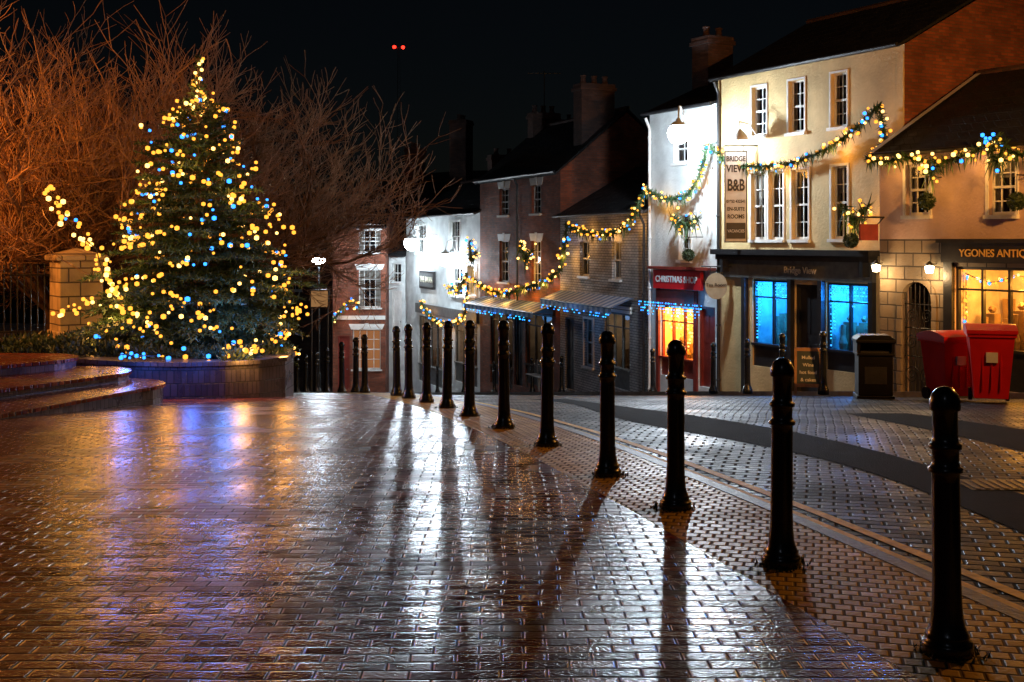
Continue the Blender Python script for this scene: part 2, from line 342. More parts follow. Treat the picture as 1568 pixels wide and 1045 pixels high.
    def shopfront(s,u0,u1,z0,z1,riser=.5,panes=3,fr=1,depth=1.3,lcol=None,le=0,goods=True,top=True):
        s.holes.append((u0,u1,z0,z1)); w=M(); y=.05
        w.box(u0,u1,y,y+.1,z0,z0+riser,fr); w.box(u0-.02,u1+.02,-.05,y+.11,z0+riser,z0+riser+.06,fr)
        for i in range(panes+1):
            x=u0+(u1-u0)*i/panes; t=.05 if i in(0,panes) else .025
            a=max(u0,x-t);b=min(u1,x+t); w.box(a,b,y,y+.09,z0+riser+.06,z1-.06,fr)
        w.box(u0,u1,y,y+.09,z1-.06,z1,fr)
        if top: w.box(u0+.02,u1-.02,y+.02,y+.06,z1-.48,z1-.44,fr)
        g0=z0+riser+.06
        w.add([(u0,y+.045,g0),(u1,y+.045,g0),(u1,y+.045,z1-.06),(u0,y+.045,z1-.06)],[(0,1,2,3)],8)
        a,b=u0-.02,u1+.02; y0=.22; y1=y0+depth
        w.add([(a,y0-.02,z0),(b,y0-.02,z0),(b,y1,z0),(a,y1,z0),(a,y0-.02,z1),(b,y0-.02,z1),(b,y1,z1),(a,y1,z1)],[(0,1,2,3),(7,6,5,4),(2,6,7,3)[::-1],(1,5,6,2)[::-1],(3,7,4,0)[::-1]],9)
        if goods:
            x=u0+.1
            while x<u1-.2:
                ww=U(.08,.3); h=U(.15,.75)
                if rnd()<.8:
                    yy=U(.35,depth-.2)
                    w.box(x,x+ww,yy,yy+.2,g0-.1,g0+h,10)
                    w.lathe([(0,0),(ww*.3,.0),(ww*.42,h*.3),(ww*.2,h*.6),(ww*.25,h),(0,h)],(x+ww/2,yy-.12,g0-.06),8,10)
                    if rnd()<.5: w.blob((x+ww/2,yy+.1,g0+h+.09),.09,10)
                x+=ww+U(.02,.15)
            for k in range(int((u1-u0)/.5)):
                xx=u0+.15+k*.5; w.box(xx,xx+U(.2,.35),depth+.12,depth+.16,g0+U(.3,.6),g0+U(.8,1.1),10)
            w.box(u0,u1,.3,depth,g0-.14,g0-.1,10)
        s.n+=1
        mk('shopfront_%d'%s.n,w,[WHITE,BLACKP,GREYP,DRED,BLUEP,LEAD,STN,RENC,GLASS,INTW,GOODS],s.e)
        if lcol: light('shop_light','POINT',((u0+u1)/2,.5,z1-.35),le,lcol,.12,s.e)
    def door(s,u0,u1,z0,z1,fr=1,steps=True):
        s.holes.append((u0,u1,z0,z1)); w=M()
        w.box(u0,u0+.07,.04,.14,z0,z1,fr); w.box(u1-.07,u1,.04,.14,z0,z1,fr); w.box(u0+.07,u1-.07,.04,.14,z1-.07,z1,fr)
        w.box(u0+.07,u1-.07,.12,.17,z0,z1-.07,fr)
        for a in (.12,.55):
            for (p,q) in ((u0+.15,(u0+u1)/2-.04),((u0+u1)/2+.04,u1-.15)):
                h=(z1-z0); w.box(p,q,.105,.119,z0+h*a,z0+h*(a+.33),fr)
        s.n+=1; w.blob((u1-.14,.09,z0+1.0),.035,5)
        mk('door_%d'%s.n,w,[WHITE,BLACKP,GREYP,DRED,BLUEP,LEAD,STN,RENC],s.e)
    def chimney(s,u,v,su,sv,z0,z1,pots=2,m=None):
        w=M(); w.box(u-su/2,u+su/2,v-sv/2,v+sv/2,z0,z1-.25,0); w.box(u-su/2-.06,u+su/2+.06,v-sv/2-.06,v+sv/2+.06,z1-.25,z1-.13,0); w.box(u-su/2-.02,u+su/2+.02,v-sv/2-.02,v+sv/2+.02,z1-.13,z1,0)
        for i in range(pots):
            c=v-sv/2+sv*(i+.5)/pots; w.lathe([(.12,0),(.13,.05),(.10,.1),(.09,.25),(.12,.28),(.12,.32),(.07,.32)],(u,c,z1),10,1)
        s.n+=1; mk('chimney_%d'%s.n,w,[m or BRKD,BRKD],s.e)
    def pipe(s,u,z0,z1,mat=None):
        w=M(); w.tube((u,-.09,z0),(u,-.09,z1-.3),.045,.045,8); w.tube((u,-.09,z1-.3),(u,-.24,z1),.045,.045,8)
        z=z0+.3
        while z<z1-.4: w.tube((u,-.09,z),(u,-.09,z+.06),.06,.06,8,0,True); z+=1.5
        mk('drainpipe_%d'%s.n,w,[mat or BLACKP],s.e,True)
HP=math.pi/2
# --- A antiques shop
A=Bld('antiques_shop',(8.0,26.0),(11.5,20.3),3.82,6.8,1.9,RENP); A.gfm=STN; A.sidem=RENP
A.window(.72,1.32,2.48,3.55,3,4,0,None,False,0,.07); A.window(2.76,3.36,2.45,3.55,3,4,0,None,False,0,.07); A.window(5.0,5.6,2.45,3.55,3,4,0,None,False,0,.07)
A.shopfront(1.95,4.4,-1.0,1.42,.75,4,1,1.2,(1,.40,.05),190)
A.shopfront(4.7,6.4,-1.0,1.42,.75,3,1,1.2,(1,.45,.08),50)
A.holes.append((.62,1.40,-1.75,1.08))
A.tr.box(1.70,6.6,-.12,-.003,1.5,1.9,1); A.tr.box(1.65,6.65,-.22,-.003,1.9,1.98,1); A.tr.box(1.72,1.93,-.07,-.003,-1.6,1.5,1); A.tr.box(4.42,4.68,-.07,-.003,-1.6,1.5,1)
ar=M(); uc=1.01; r=.39; zs=.69
pts=[(uc-r*math.cos(t),zs+r*math.sin(t)) for t in [math.pi*i/14 for i in range(15)]]
for a,b in zip(pts,pts[1:]):
    ar.add([(a[0],-.002,a[1]),(b[0],-.002,b[1]),(b[0],-.002,1.085),(a[0],-.002,1.085)],[(0,1,2,3)])
po=[(uc-(r+.13)*math.cos(t),zs+(r+.13)*math.sin(t)) for t in [math.pi*i/14 for i in range(15)]]
pp=[(uc-r,-1.7)]+pts+[(uc+r,-1.7)]; qq=[(uc-r-.13,-1.7)]+po+[(uc+r+.13,-1.7)]
for i in range(len(pp)-1):
    a,b,c,d=pp[i],pp[i+1],qq[i+1],qq[i]
    ar.add([(a[0],-.05,a[1]),(b[0],-.05,b[1]),(c[0],-.05,c[1]),(d[0],-.05,d[1]),(a[0],.1,a[1]),(b[0],.1,b[1]),(c[0],.0,c[1]),(d[0],.0,d[1])],[(0,1,2,3)[::-1],(0,4,5,1)[::-1],(3,2,6,7)[::-1]])
ar.add([(.4,1.6,-1.8),(1.7,1.6,-1.8),(1.7,1.6,1.2),(.4,1.6,1.2)],[(0,1,2,3)])
mk('arch_surround',ar,[STN],A.e)
gt=M()
for i in range(7):
    x=.66+i*.117; h=.69+math.sqrt(max(0,r*r-(x-uc)**2))-.03; gt.tube((x,.08,-1.35),(x,.08,h),.011,.011,6)
for z in (-1.3,-.5,.1,.6): gt.tube((.63,.08,z),(1.39,.08,z),.014,.014,6)
for z,q in ((-.2,.17),(-.9,.2),(.35,.15)):
    for c in (.82,1.2):
        gt.path([(c+q*(1-k/26)*math.cos(k*.6),.07,z+q*(1-k/26)*math.sin(k*.6)) for k in range(24)],.010,5)
mk('iron_gate',gt,[IRON],A.e)
A.build(front_split=1.98)
text('fascia_lettering','YGONES ANTIQUES',.21,(3.1,-.135,1.69),(HP,0,0),GOLDT,A.e)
fl=M()
fl.add([(-.09,-.25,3.86),(.06,-.25,3.86),(.06,3.4,5.87),(-.09,3.4,5.87),(-.09,-.25,3.7),(-.09,3.4,5.72)],[(0,1,2,3),(4,0,3,5)]); mk('verge_flashing',fl,[WHITE],A.e)
# --- B bed and breakfast
B=Bld('bed_and_breakfast_house',(5.68,32.9),(8.87,27.0),6.39,6.6,1.75,RENC); B.sidem=BRK; B.gut=BLACKP
for a,b,c,d in ((1.43,2.01,4.71,6.0),(2.86,3.44,4.68,6.0),(4.38,4.91,4.69,6.0)): B.window(a,b,c,d,2,4,0,None,False,0,.05)
for a,b,c,d in ((1.40,1.95,1.98,3.73),(2.1,2.65,1.98,3.73),(2.98,3.58,1.98,3.73),(4.4,4.93,1.99,3.75)): B.window(a,b,c,d,2,4,0,None,False,0,.06)
B.shopfront(1.45,2.95,-1.35,.93,.55,2,1,1.3,(.008,.24,1),200)
B.shopfront(4.2,5.7,-1.2,.93,.45,2,1,1.3,(.008,.24,1),200)
B.door(3.1,4.05,-1.85,.85,1)
B.tr.box(.15,6.0,-.40,-.003,1.58,1.72,1); B.tr.box(.25,5.9,-.30,-.003,1.44,1.578,1); B.tr.box(.35,5.85,-.12,-.003,.97,1.44,2)
for u in (1.2,3.0,4.1,5.78): B.tr.box(u-.07,u+.07,-.13,-.003,-2.3,.968,1)
for u in (.55,5.7): B.tr.box(u-.06,u+.06,-.34,-.12,1.1,1.44,1)
B.tr.box(6.5,6.70,-.03,-.003,1.7,6.2,7)
B.build(); B.pipe(.12,-2.2,6.3); B.chimney(6.35,3.3,.7,1.5,7.6,9.6,3,BRK)
text('fascia_lettering','Bridge View',.24,(3.4,-.128,1.2),(HP,0,0),CREAMT,B.e)
# --- C christmas shop
C=Bld('christmas_shop',(4.13,35.8),(5.68,32.9),5.75,5.0,1.1,RENW); C.gfm=RENW
C.window(1.5,2.05,1.4,2.68,2,4,0,None,False,0,.05); C.window(1.25,1.9,4.2,5.0,2,2,0,None,False,0,.05)
C.shopfront(.55,2.2,-2.0,.05,.5,3,3,1.2,(1,.36,.04),300)
C.door(2.4,3.15,-2.15,.1,3)
C.tr.box(.45,2.3,-.08,-.003,.07,.5,3); C.tr.box(.3,3.2,-.3,-.003,1.12,1.2,3); C.tr.box(2.22,2.38,-.06,-.003,-2.6,.6,3); C.tr.box(.4,.53,-.06,-.003,-2.9,.6,3)
C.build(); C.chimney(.05,2.3,.8,.95,5.5,8.2,2); C.pipe(.12,-2.8,5.6,WHITE)
sg=M(); sg.box(.45,2.75,-.2,-.09,.55,1.1,0); mk('sign_board',sg,[REDP],C.e,False,.01)
text('sign_lettering','CHRISTMAS SHOP',.25,(1.6,-.215,.83),(HP,0,0),WHITE,C.e,.004,1,.03)
# --- D white brick cottage
D=Bld('white_brick_cottage',(1.74,43.0),(4.13,35.8),2.85,6.0,1.7,BRKW)
D.window(1.9,2.75,.75,1.93,2,2,0,None,True,0); D.window(4.7,5.45,.72,1.93,2,2,0,None,True,0)
D.door(.5,1.35,-3.3,-.75,2); D.window(2.3,3.15,-2.3,-.7,2,4,0,None,False,0,.06); D.shopfront(4.1,6.1,-2.75,-.35,.6,3,2,1.1,(1,.7,.4),6)
D.tr.box(3.9,6.3,-.08,-.003,-.33,-.12,0)
D.build(); D.pipe(7.35,-3,2.75)
# --- E brick house
E=Bld('brick_house',(-1.35,50.5),(1.74,43.0),4.47,5.4,2.25,BRK)
for a,b in ((2.2,3.2),(5.5,6.4)):
    E.window(a,b,2.98,4.05,3,4,0,None,True,0); E.window(a,b,.3,1.95,3,4,0,None,True,0)
E.shopfront(1.2,3.6,-3.9,-.8,.7,3,1,1.1,(1,.7,.4),4); E.door(3.8,4.6,-3.7,-.85,1); E.shopfront(4.9,7.4,-3.5,-.8,.7,3,1,1.1,(1,.7,.4),4)
E.tr.box(.8,7.7,-.1,-.003,-.78,-.45,1)
E.build(); E.chimney(7.3,1.75,.7,1.35,5.4,7.75,3,BRKD); E.chimney(.5,2.7,.6,1.2,6,7.4,3); E.pipe(4.3,-3.5,4.4)
# --- F white inn
Fb=Bld('white_rendered_inn',(-5.4,61.0),(-1.35,50.5),3.15,6.0,1.7,RENW)
Fb.window(1.9,3.5,1.35,2.75,2,2,0,None,False,0,.06); Fb.window(7.1,8.6,1.45,2.85,2,2,0,None,False,0,.06); Fb.window(7.4,9.0,-.5,.75,2,2,0,None,False,0,.06)
WARM=emat('lit_curtain',(1,.6,.2),.6)
Fb.window(9.6,10.8,-.4,.9,2,2,0,WARM,False,0,.06)
Fb.shopfront(2.2,6.0,-4.9,-1.7,.8,4,2,1.1,(1,.7,.4),12); Fb.door(6.5,7.5,-4.6,-1.8,2); Fb.shopfront(7.9,10.9,-4.3,-1.6,.8,3,2,1.1,(1,.7,.4),12)
Fb.tr.box(2,11.1,-.12,-.003,-1.55,-1.1,2)
sgn=M(); sgn.box(2.6,5.0,-.09,-.004,-.35,.5,0); sgn.box(2.75,4.85,-.10,-.091,-.25,.4,1); mk('inn_sign',sgn,[BLACKP,GREYP],Fb.e)
text('inn_lettering','THE SWAN',.4,(3.8,-.115,.08),(HP,0,0),CREAMT,Fb.e)
Fb.build(); Fb.chimney(6,3,.6,1.3,4.3,6.0,2)
# --- G brick georgian
G=Bld('georgian_brick_house',(-9.0,60.0),(-6.36,60.0),2.65,6,1.3,BRK)
G.window(1.3,2.4,1.37,2.5,4,3,0,None,True,0); G.window(1.3,2.4,-1.4,.5,4,4,0,None,True,0); G.window(1.0,2.4,-4.5,-2.5,4,4,0,emat('lit_room',(1,.4,.15),.3),True,0); G.door(.25,.85,-5.5,-2.8,3)
G.tr.box(0,2.64,-.04,-.003,-2.0,-1.8,0)
G.build()
I=Bld('small_white_extension',(-6.34,61.5),(-5.45,61.2),1.2,3,.7,RENW); I.door(.15,.75,-3.2,-.6,0); I.window(.2,.7,-.2,.8,2,2,0,None,False,0,0); I.build()
H=Bld('terraced_house',(-8.5,70),(2.5,66),2.6,7,2.9,BRKD); H.window(2,3,0.2,1.6); H.window(6,7,.2,1.6); H.build(); H.chimney(5.6,.9,1.0,1.1,3,8.9,3); H.chimney(1.5,3.5,.8,1.3,5,7.6,3)
H2=Bld('terraced_house',(-1,60),(3.2,54),4.6,7,2.6,BRKD); H2.window(2,3,2,3.4); H2.build(); H2.chimney(2,3,.8,1.3,6,8.0,2)
H3=Bld('terraced_house',(-20,74),(-9.5,70),1.5,7,2.3,BRKD); H3.window(3,4,-1,.5); H3.window(7,8,-1,.5); H3.build(); H3.chimney(5,3.5,.8,1.3,3,5.2,2)
mb=M(); p=E.W(.6,7,-2.7); mb.tube(p,p+Vector((0,0,2.2)),.02,.02,6)
for k in range(7): q=p+Vector((-.6+k*.2,0,2.1)); mb.tube(q+Vector((0,-.2,0)),q+Vector((0,.2,0)),.012,.012,4)
mb.tube(p+Vector((-.7,0,2.1)),p+Vector((.7,0,2.1)),.014,.014,4); mk('tv_aerial',mb,[IRON],None)
def awning(b,u0,u1,z,proj=.9,drop=.35):
    w=M(); n=int((u1-u0)/.22)
    for i in range(n):
        a=u0+(u1-u0)*i/n; c=u0+(u1-u0)*(i+1)/n; mi=i%2
        w.add([(a,-.02,z+drop),(c,-.02,z+drop),(c,-proj,z),(a,-proj,z),(a,-proj,z-.18),(c,-proj,z-.18)],[(0,3,2,1),(3,4,5,2)],mi)
    w.tube((u0,-proj,z),(u1,-proj,z),.02,.02,5,2)
    for u in (u0,u1): w.tube((u,-.02,z-.1),(u,-proj,z),.015,.015,5,2)
    mk('awning',w,[pmat('awning_blue',(.05,.13,.30),.6,.2),pmat('awning_white',(.32,.40,.52),.6,.2),IRON],b.e)
awning(E,.5,7.7,-.65,.9,.3); awning(D,.1,6.5,-.12,.8,.3)
# ------------------------------------------------------------------ garlands and bulbs
def subdiv(pts,step,sag=0):
    out=[]
    for a,b in zip(pts,pts[1:]):
        L=(b-a).length; n=max(1,int(L/step))
        for i in range(n):
            t=i/n; p=a.lerp(b,t); p.z-=sag*L*4*t*(1-t)*.25; out.append(p)
    out.append(pts[-1]); return out
def garland(pts,name='christmas_garland',dens=150,rad=.14,bulbs=9,sag=.12,blue=.15,br=.036,le=2.5,lstep=2.0,green=True):
    pts=[Vector(p) for p in pts]; e=empty(name,(0,0,0))
    P=subdiv(pts,.05,sag); g=M(); bl=M(); wire=M(); wire.path(P[::3]+[P[-1]],.012,4)
    mk('cable',wire,[IRON],e)
    for a,b in zip(P,P[1:]):
        d=(b-a).normalized()
        if green:
            for k in range(int(dens*.05)+1):
                v=Vector((U(-1,1),U(-1,1),U(-1,1))); g.blade(a.lerp(b,rnd()),v+d*.3,U(.6,1.25)*rad,.034)
                if rnd()<.10: g.blade(a,Vector((U(-.4,.4),U(-.4,.4),-1)),rad*2.0,.04)
        if rnd()<bulbs*.05:
            v=Vector((U(-1,1),U(-1,1),U(-1,1))).normalized()*rad*U(.5,1.15)
            q=rnd(); mi=2 if q<blue else (1 if q<blue+.3 else 0)
            bl.blob(a+v,br*U(.8,1.5),mi)
    if g.v: mk('foliage',g,[LEAFG],e)
    if bl.v: mk('bulbs',bl,[EG,EGB,EB],e)
    acc=lstep*.5
    for a,b in zip(P,P[1:]):
        acc+=(b-a).length
        if acc>lstep:
            acc=0; light('bulb_glow','POINT',a+Vector((0,0,-rad-.03)),le,(1,.45,.09),.12,e)
    return e
def G_(b,L,off=.35): return [b.W(u,z,off) for u,z in L]
garland(G_(B,[(.05,4.6),(.8,4.05),(2.1,3.87),(3.6,3.93),(5.0,4.3),(6.3,5.05)]),bulbs=11,rad=.15,le=13)
garland(G_(B,[(6.3,5.05),(6.45,4.2)])+G_(A,[(.0,3.7),(.5,3.62),(.93,3.72),(1.75,3.54),(2.54,3.65),(3.2,3.95),(3.6,3.6),(5,3.5),(6.5,3.8)]),bulbs=12,rad=.17,le=10)
garland(G_(A,[(1.55,3.6),(1.7,3.3),(1.9,3.55)],.4),bulbs=16,rad=.26,le=6,lstep=.7)
garland(G_(A,[(3.0,3.9),(3.25,3.45),(3.4,3.8)],.4),bulbs=16,rad=.26,le=6,lstep=.7)
garland(G_(B,[(5.3,2.75),(5.6,2.4),(6.05,2.75)],.45),bulbs=22,rad=.3,le=16,lstep=.7)
garland(G_(B,[(6.35,3.0),(6.4,1.9)],.3),bulbs=12,rad=.1,le=14,lstep=.8)
garland(G_(C,[(3.25,4.6),(2.9,3.75),(2.4,3.25),(1.4,3.15),(.3,3.5)])+G_(D,[(7.5,2.9),(6.6,2.35),(4.85,2.2),(3,2.3),(1.7,2.55)],.4),bulbs=12,rad=.18,le=11)
garland(G_(C,[(1.9,2.65),(2.6,2.35),(3.2,2.6)],.6),bulbs=14,rad=.28,le=6,lstep=1)
garland(G_(D,[(1.7,2.55),(1.3,1.4),(.9,.9)],.4)+G_(E,[(7.7,.5),(5.85,.2),(3.95,-.05),(2.2,0),(.5,.4)],.5),bulbs=10,rad=.18,br=.045,le=26)
garland(G_(E,[(5.6,1.9),(6.1,1.2),(6.6,1.6)],.5),bulbs=18,rad=.32,br=.045,le=26,lstep=1)
garland(G_(E,[(.1,2.0),(.3,1.2),(.9,1.5)],.5),bulbs=18,rad=.32,br=.045,le=24,lstep=1)
garland(G_(Fb,[(11,.6),(9.8,-.15),(8.4,-.1)],.5),bulbs=12,rad=.25,br=.05,le=12)
garland(G_(Fb,[(11.1,.2),(10.8,-1.1),(9.3,-1.6),(7.4,-1.75),(5.6,-1.5),(4.2,-.9)],.5),bulbs=9,rad=.16,br=.05,le=9,lstep=3)
garland([(-8.95,59.5,-2.0),(-8.3,59.4,-1.2),(-7.8,59.4,-1.0),(-7.6,59.4,-1.4)],bulbs=9,rad=.2,br=.05,le=14)
garland(G_(A,[(1.97,1.28),(2.6,1.1),(3.2,1.28),(3.9,1.1),(4.4,1.28)],-.3),name='window_string_lights',bulbs=16,rad=.05,green=False,le=1.0,br=.028,lstep=9)
garland(G_(A,[(1.99,1.2),(1.99,-.2)],-.3),name='window_string_lights',bulbs=14,rad=.04,green=False,le=1.0,br=.028,lstep=9)
def icicles(b,u0,u1,z,off,ln=.5,mats=(EB,EC),le=4,col=(.05,.4,1),r=.022,step=.085,p=.8):
    e=empty('icicle_lights'); bl=M(); w=M(); n=int((u1-u0)/.09)
    w.path([b.W(u0,z,off),b.W(u1,z,off)],.008,4)
    for i in range(n+1):
        u=u0+(u1-u0)*i/n; l=ln*U(.35,1); k=0
        w.path([b.W(u,z,off),b.W(u,z-l,off)],.004,3)
        while k<l:
            if rnd()<p: bl.blob(b.W(u+U(-.02,.02),z-k,off),r*U(.8,1.3),0 if rnd()<.5 else 1)
            k+=step
    mk('cable',w,[IRON],e); mk('bulbs',bl,list(mats),e)
    if le: light('bulb_glow','POINT',b.W((u0+u1)/2,z-.2,off+.15),le,col,.2,e)
icicles(C,.1,3.1,.15,.45,.42,le=16)
icicles(B,1.55,2.9,.8,-.12,.45,le=5); icicles(B,4.3,5.6,.8,-.12,.5,le=5)
for u in (1.56,2.86,4.32,5.6): icicles(B,u-.06,u+.06,.75,-.11,1.5,le=0)
icicles(E,.6,7.6,-.85,.95,.16,le=6,r=.026,p=.3); icicles(D,.2,6.4,-.32,.85,.16,le=6,r=.022,p=.3)
icicles(C,.65,2.1,.0,-.2,1.25,(EG,EGB),le=12,col=(1,.5,.1),r=.03,step=.1)
# ------------------------------------------------------------------ signs
e=empty('bed_and_breakfast_sign',(5.90,31.5,0),-.08)
sb=M(); sb.box(-.27,.27,-.03,.03,1.93,4.28,0); sb.box(-.30,-.27,-.04,.04,1.9,4.31,1); sb.box(.27,.30,-.04,.04,1.9,4.31,1); sb.box(-.27,.27,-.04,.04,4.28,4.31,1); sb.box(-.27,.27,-.04,.04,1.9,1.93,1)
sb.tube((-.3,.0,4.45),(.6,.0,4.45),.02,.02,6,1); sb.tube((-.2,0,4.3),(-.2,0,4.45),.012,.012,5,1); sb.tube((.2,0,4.3),(.2,0,4.45),.012,.012,5,1)
mk('board',sb,[WHITE,BLACKP],e)
for t,s_,z,w in (('BRIDGE',.19,4.10,.78),('VIEW',.26,3.84,.8),('B&B',.42,3.40,.62),('01952 432541',.11,2.98,.78),('EN-SUITE',.13,2.78,.85),('ROOMS',.15,2.58,.85)): text('lettering',t,s_,(0,-.036,z),(HP,0,0),BLACKP,e,.003,w,.03)
pn=M(); pn.box(-.25,.25,-.045,-.031,2.0,2.42,0); mk('lower_panel',pn,[BLACKP],e); text('lettering','VACANCIES',.11,(0,-.05,2.2),(HP,0,0),WHITE,e,.003,.75)
e=empty('swan_neck_sign_lamp',(5.92,31.05,4.55)); w=M(); w.path([Vector((.55,.35,.1)),Vector((.3,.25,.45)),Vector((0,.1,.5)),Vector((0,0,.3))],.018,6); w.lathe([(.03,.3),(.06,.27),(.2,.12),(.24,0),(.23,0),(.19,.10)],n=16); mk('hood',w,[WHITE],e,True); w=M(); w.blob((0,0,.1),.06); mk('bulb',w,[EWW],e); light('sign_light','POINT',(0,0,-.03),26,(.95,.95,1),.05,e)
e=empty('hanging_sign',(5.52,32.3,0),-.2); w=M()
vs=[(.3*math.cos(t)*1.0,0,.72+.36*math.sin(t)) for t in [2*math.pi*i/20 for i in range(20)]]
w.add([(x,-.02,z) for x,_,z in vs]+[(x,.02,z) for x,_,z in vs],[tuple(range(20)),tuple(range(39,19,-1))]+[(i,20+i,20+(i+1)%20,(i+1)%20) for i in range(20)],0)
w.tube((-.4,0,1.25),(.5,0,1.25),.018,.018,6,1); w.tube((-.15,0,1.05),(-.15,0,1.25),.01,.01,5,1); w.tube((.15,0,1.05),(.15,0,1.25),.01,.01,5,1)
mk('board',w,[pmat('cream_sign',(.4,.36,.25),.5,.2),IRON],e); text('lettering','Tea Room',.13,(0,-.028,.75),(HP,0,0),BLACKP,e,.002)
def ball(p,wall):
    e=empty('topiary_ball',p); g=M()
    for k in range(420):
        v=Vector((random.gauss(0,1),random.gauss(0,1),random.gauss(0,1))).normalized(); g.blade(v*.14,v+Vector((U(-.5,.5),U(-.5,.5),U(-.5,.5))),.06,.035)
    g.blob((0,0,0),.14,0); mk('foliage',g,[SHRUB],e)
    w=M(); w.tube((0,0,.1),(0,0,.5),.006,.006,5); w.tube((0,0,.5),Vector(wall)-Vector(p),.014,.014,5); mk('bracket',w,[IRON],e)
for b,u,z,o in ((A,1.62,2.75,.45),(A,3.7,2.69,.45),(B,5.55,1.95,.5),(C,2.6,1.55,.5)): ball(b.W(u,z,o),b.W(u,z+.5,0))
e=empty('projecting_shop_sign',A.W(.12,0,0),A.th); w=M(); w.box(-.02,.02,-.75,-.2,1.95,2.3,0); w.tube((0,-.9,2.45),(0,0,2.45),.02,.02,6,1); w.tube((0,-.6,2.0),(0,0,2.45),.012,.012,6,1); mk('board',w,[DRED,IRON],e)
# ------------------------------------------------------------------ street lamps
def wall_lamp(p,wall,cool=True,E1=120,E2=3000,target=(0,6,0),r=.16,col=(.75,.88,1),angle=150):
    e=empty('wall_street_lamp',p); w=M(); q=Vector(wall)-Vector(p)
    w.lathe([(.02,.42),(.05,.40),(.07,.34),(r*.5,.30),(r*.72,.24),(r*.74,.21)],n=16,mi=0)
    w.path([Vector((0,0,.4)),Vector((q.x*.1,q.y*.1,.75)),Vector((q.x*.4,q.y*.4,.85)),Vector((q.x,q.y,.8))],.022,6); w.path([Vector((q.x*.35,q.y*.35,.85)),Vector((q.x,q.y,.2))],.016,6)
    w.tube((q.x,q.y,.1),(q.x,q.y,.95),.05,.05,6)
    mk('bracket_and_hood',w,[WHITE],e,True)
    g=M(); g.lathe([(.0,-r),(r*.5,-r*.87),(r*.87,-r*.5),(r,0),(r*.87,r*.5),(r*.6,.21),(0,.21)],n=20); mk('globe',g,[EW if cool else EWW],e,True)
    light('lamp_light','POINT',(0,0,-r-.12),E1,col,.12,e)
    if E2:
        o=light('lamp_beam','SPOT',(0,0,-r-.06),E2,col,.10,e,angle=angle,blend=.7)
        o.rotation_euler=(Vector(target)-Vector(p)).to_track_quat('-Z','Y').to_euler()
wall_lamp((4.40,31.6,4.78),C.W(1.7,5.3,0),True,900,2300,(1.0,12,-.2),.29,angle=80)
wall_lamp((-2.95,52.9,1.15),Fb.W(8.2,1.3,0),True,330,2000,(-2.5,16,-.2),.34,angle=60)
wall_lamp((-4.85,57.8,1.85),Fb.W(2.2,2.2,0),True,320,1100,(-4,16,-.2),.38,angle=60)
for u in (.1,1.5):
    p=A.W(u,1.36,.22); e=empty('wall_lantern',p,A.th); w=M(); w.tube((0,0,.1),(0,.2,.1),.012,.012,5); w.lathe([(.0,.17),(.08,.1),(.09,.08)],n=8); mk('bracket',w,[IRON],e)
    g=M(); g.lathe([(0,-.09),(.07,-.08),(.095,.05),(0,.08)],n=8); mk('lantern_glass',g,[EWW],e)
    light('lantern_light','POINT',(0,-.12,-.16),32,(1,.62,.28),.06,e)
def post_lamp(x,y,h,E1,col,em,off,head=.2):
    z=zg(y)
    e=empty('street_lamp',(x,y,z)); w=M(); w.lathe([(.13,0),(.13,.2),(.10,.25),(.09,.9),(.06,1.0),(.045,h-.3),(.06,h-.28),(.06,h-.22),(.04,h-.2)],n=12); w.lathe([(.26,h+.28),(.2,h+.36),(.06,h+.45),(0,h+.55)],n=8); w.lathe([(.05,h-.2),(.14,h-.15),(.15,h-.13)],n=8)
    for i in range(4): t=i*math.pi/2+.78; w.tube((.14*math.cos(t),.14*math.sin(t),h-.15),(.25*math.cos(t),.25*math.sin(t),h+.28),.012,.012,5)
    mk('post',w,[BLK],e,False)
    g=M(); g.lathe([(0,h-.1),(.1,h-.08),(head,h+.08),(head*.8,h+.2),(0,h+.22)],n=12); mk('lantern_glass',g,[em],e,True)
    light('lamp_light','POINT',(off[0],off[1],h+.05),E1,col,.18,e)
    return e
post_lamp(-8.9,55,6.0,500,(.8,.9,1),EW,(.25,-.35),head=.34)
rl=post_lamp(9.9,13.2,5.4,1000,(1,.40,.07),ESOD,(-.32,.2))
o=light('lantern_reflector_beam','SPOT',(-.3,.25,5.4),3400,(1,.42,.08),.15,rl,angle=62,blend=.6)
o.rotation_euler=(Vector((7.2,29,3.4))-Vector((9.6,13.45,zg(13.2)+5.4))).to_track_quat('-Z','Y').to_euler()
post_lamp(-12.3,21.5,4.8,1200,(1,.33,.06),ESOD,(.3,.2))
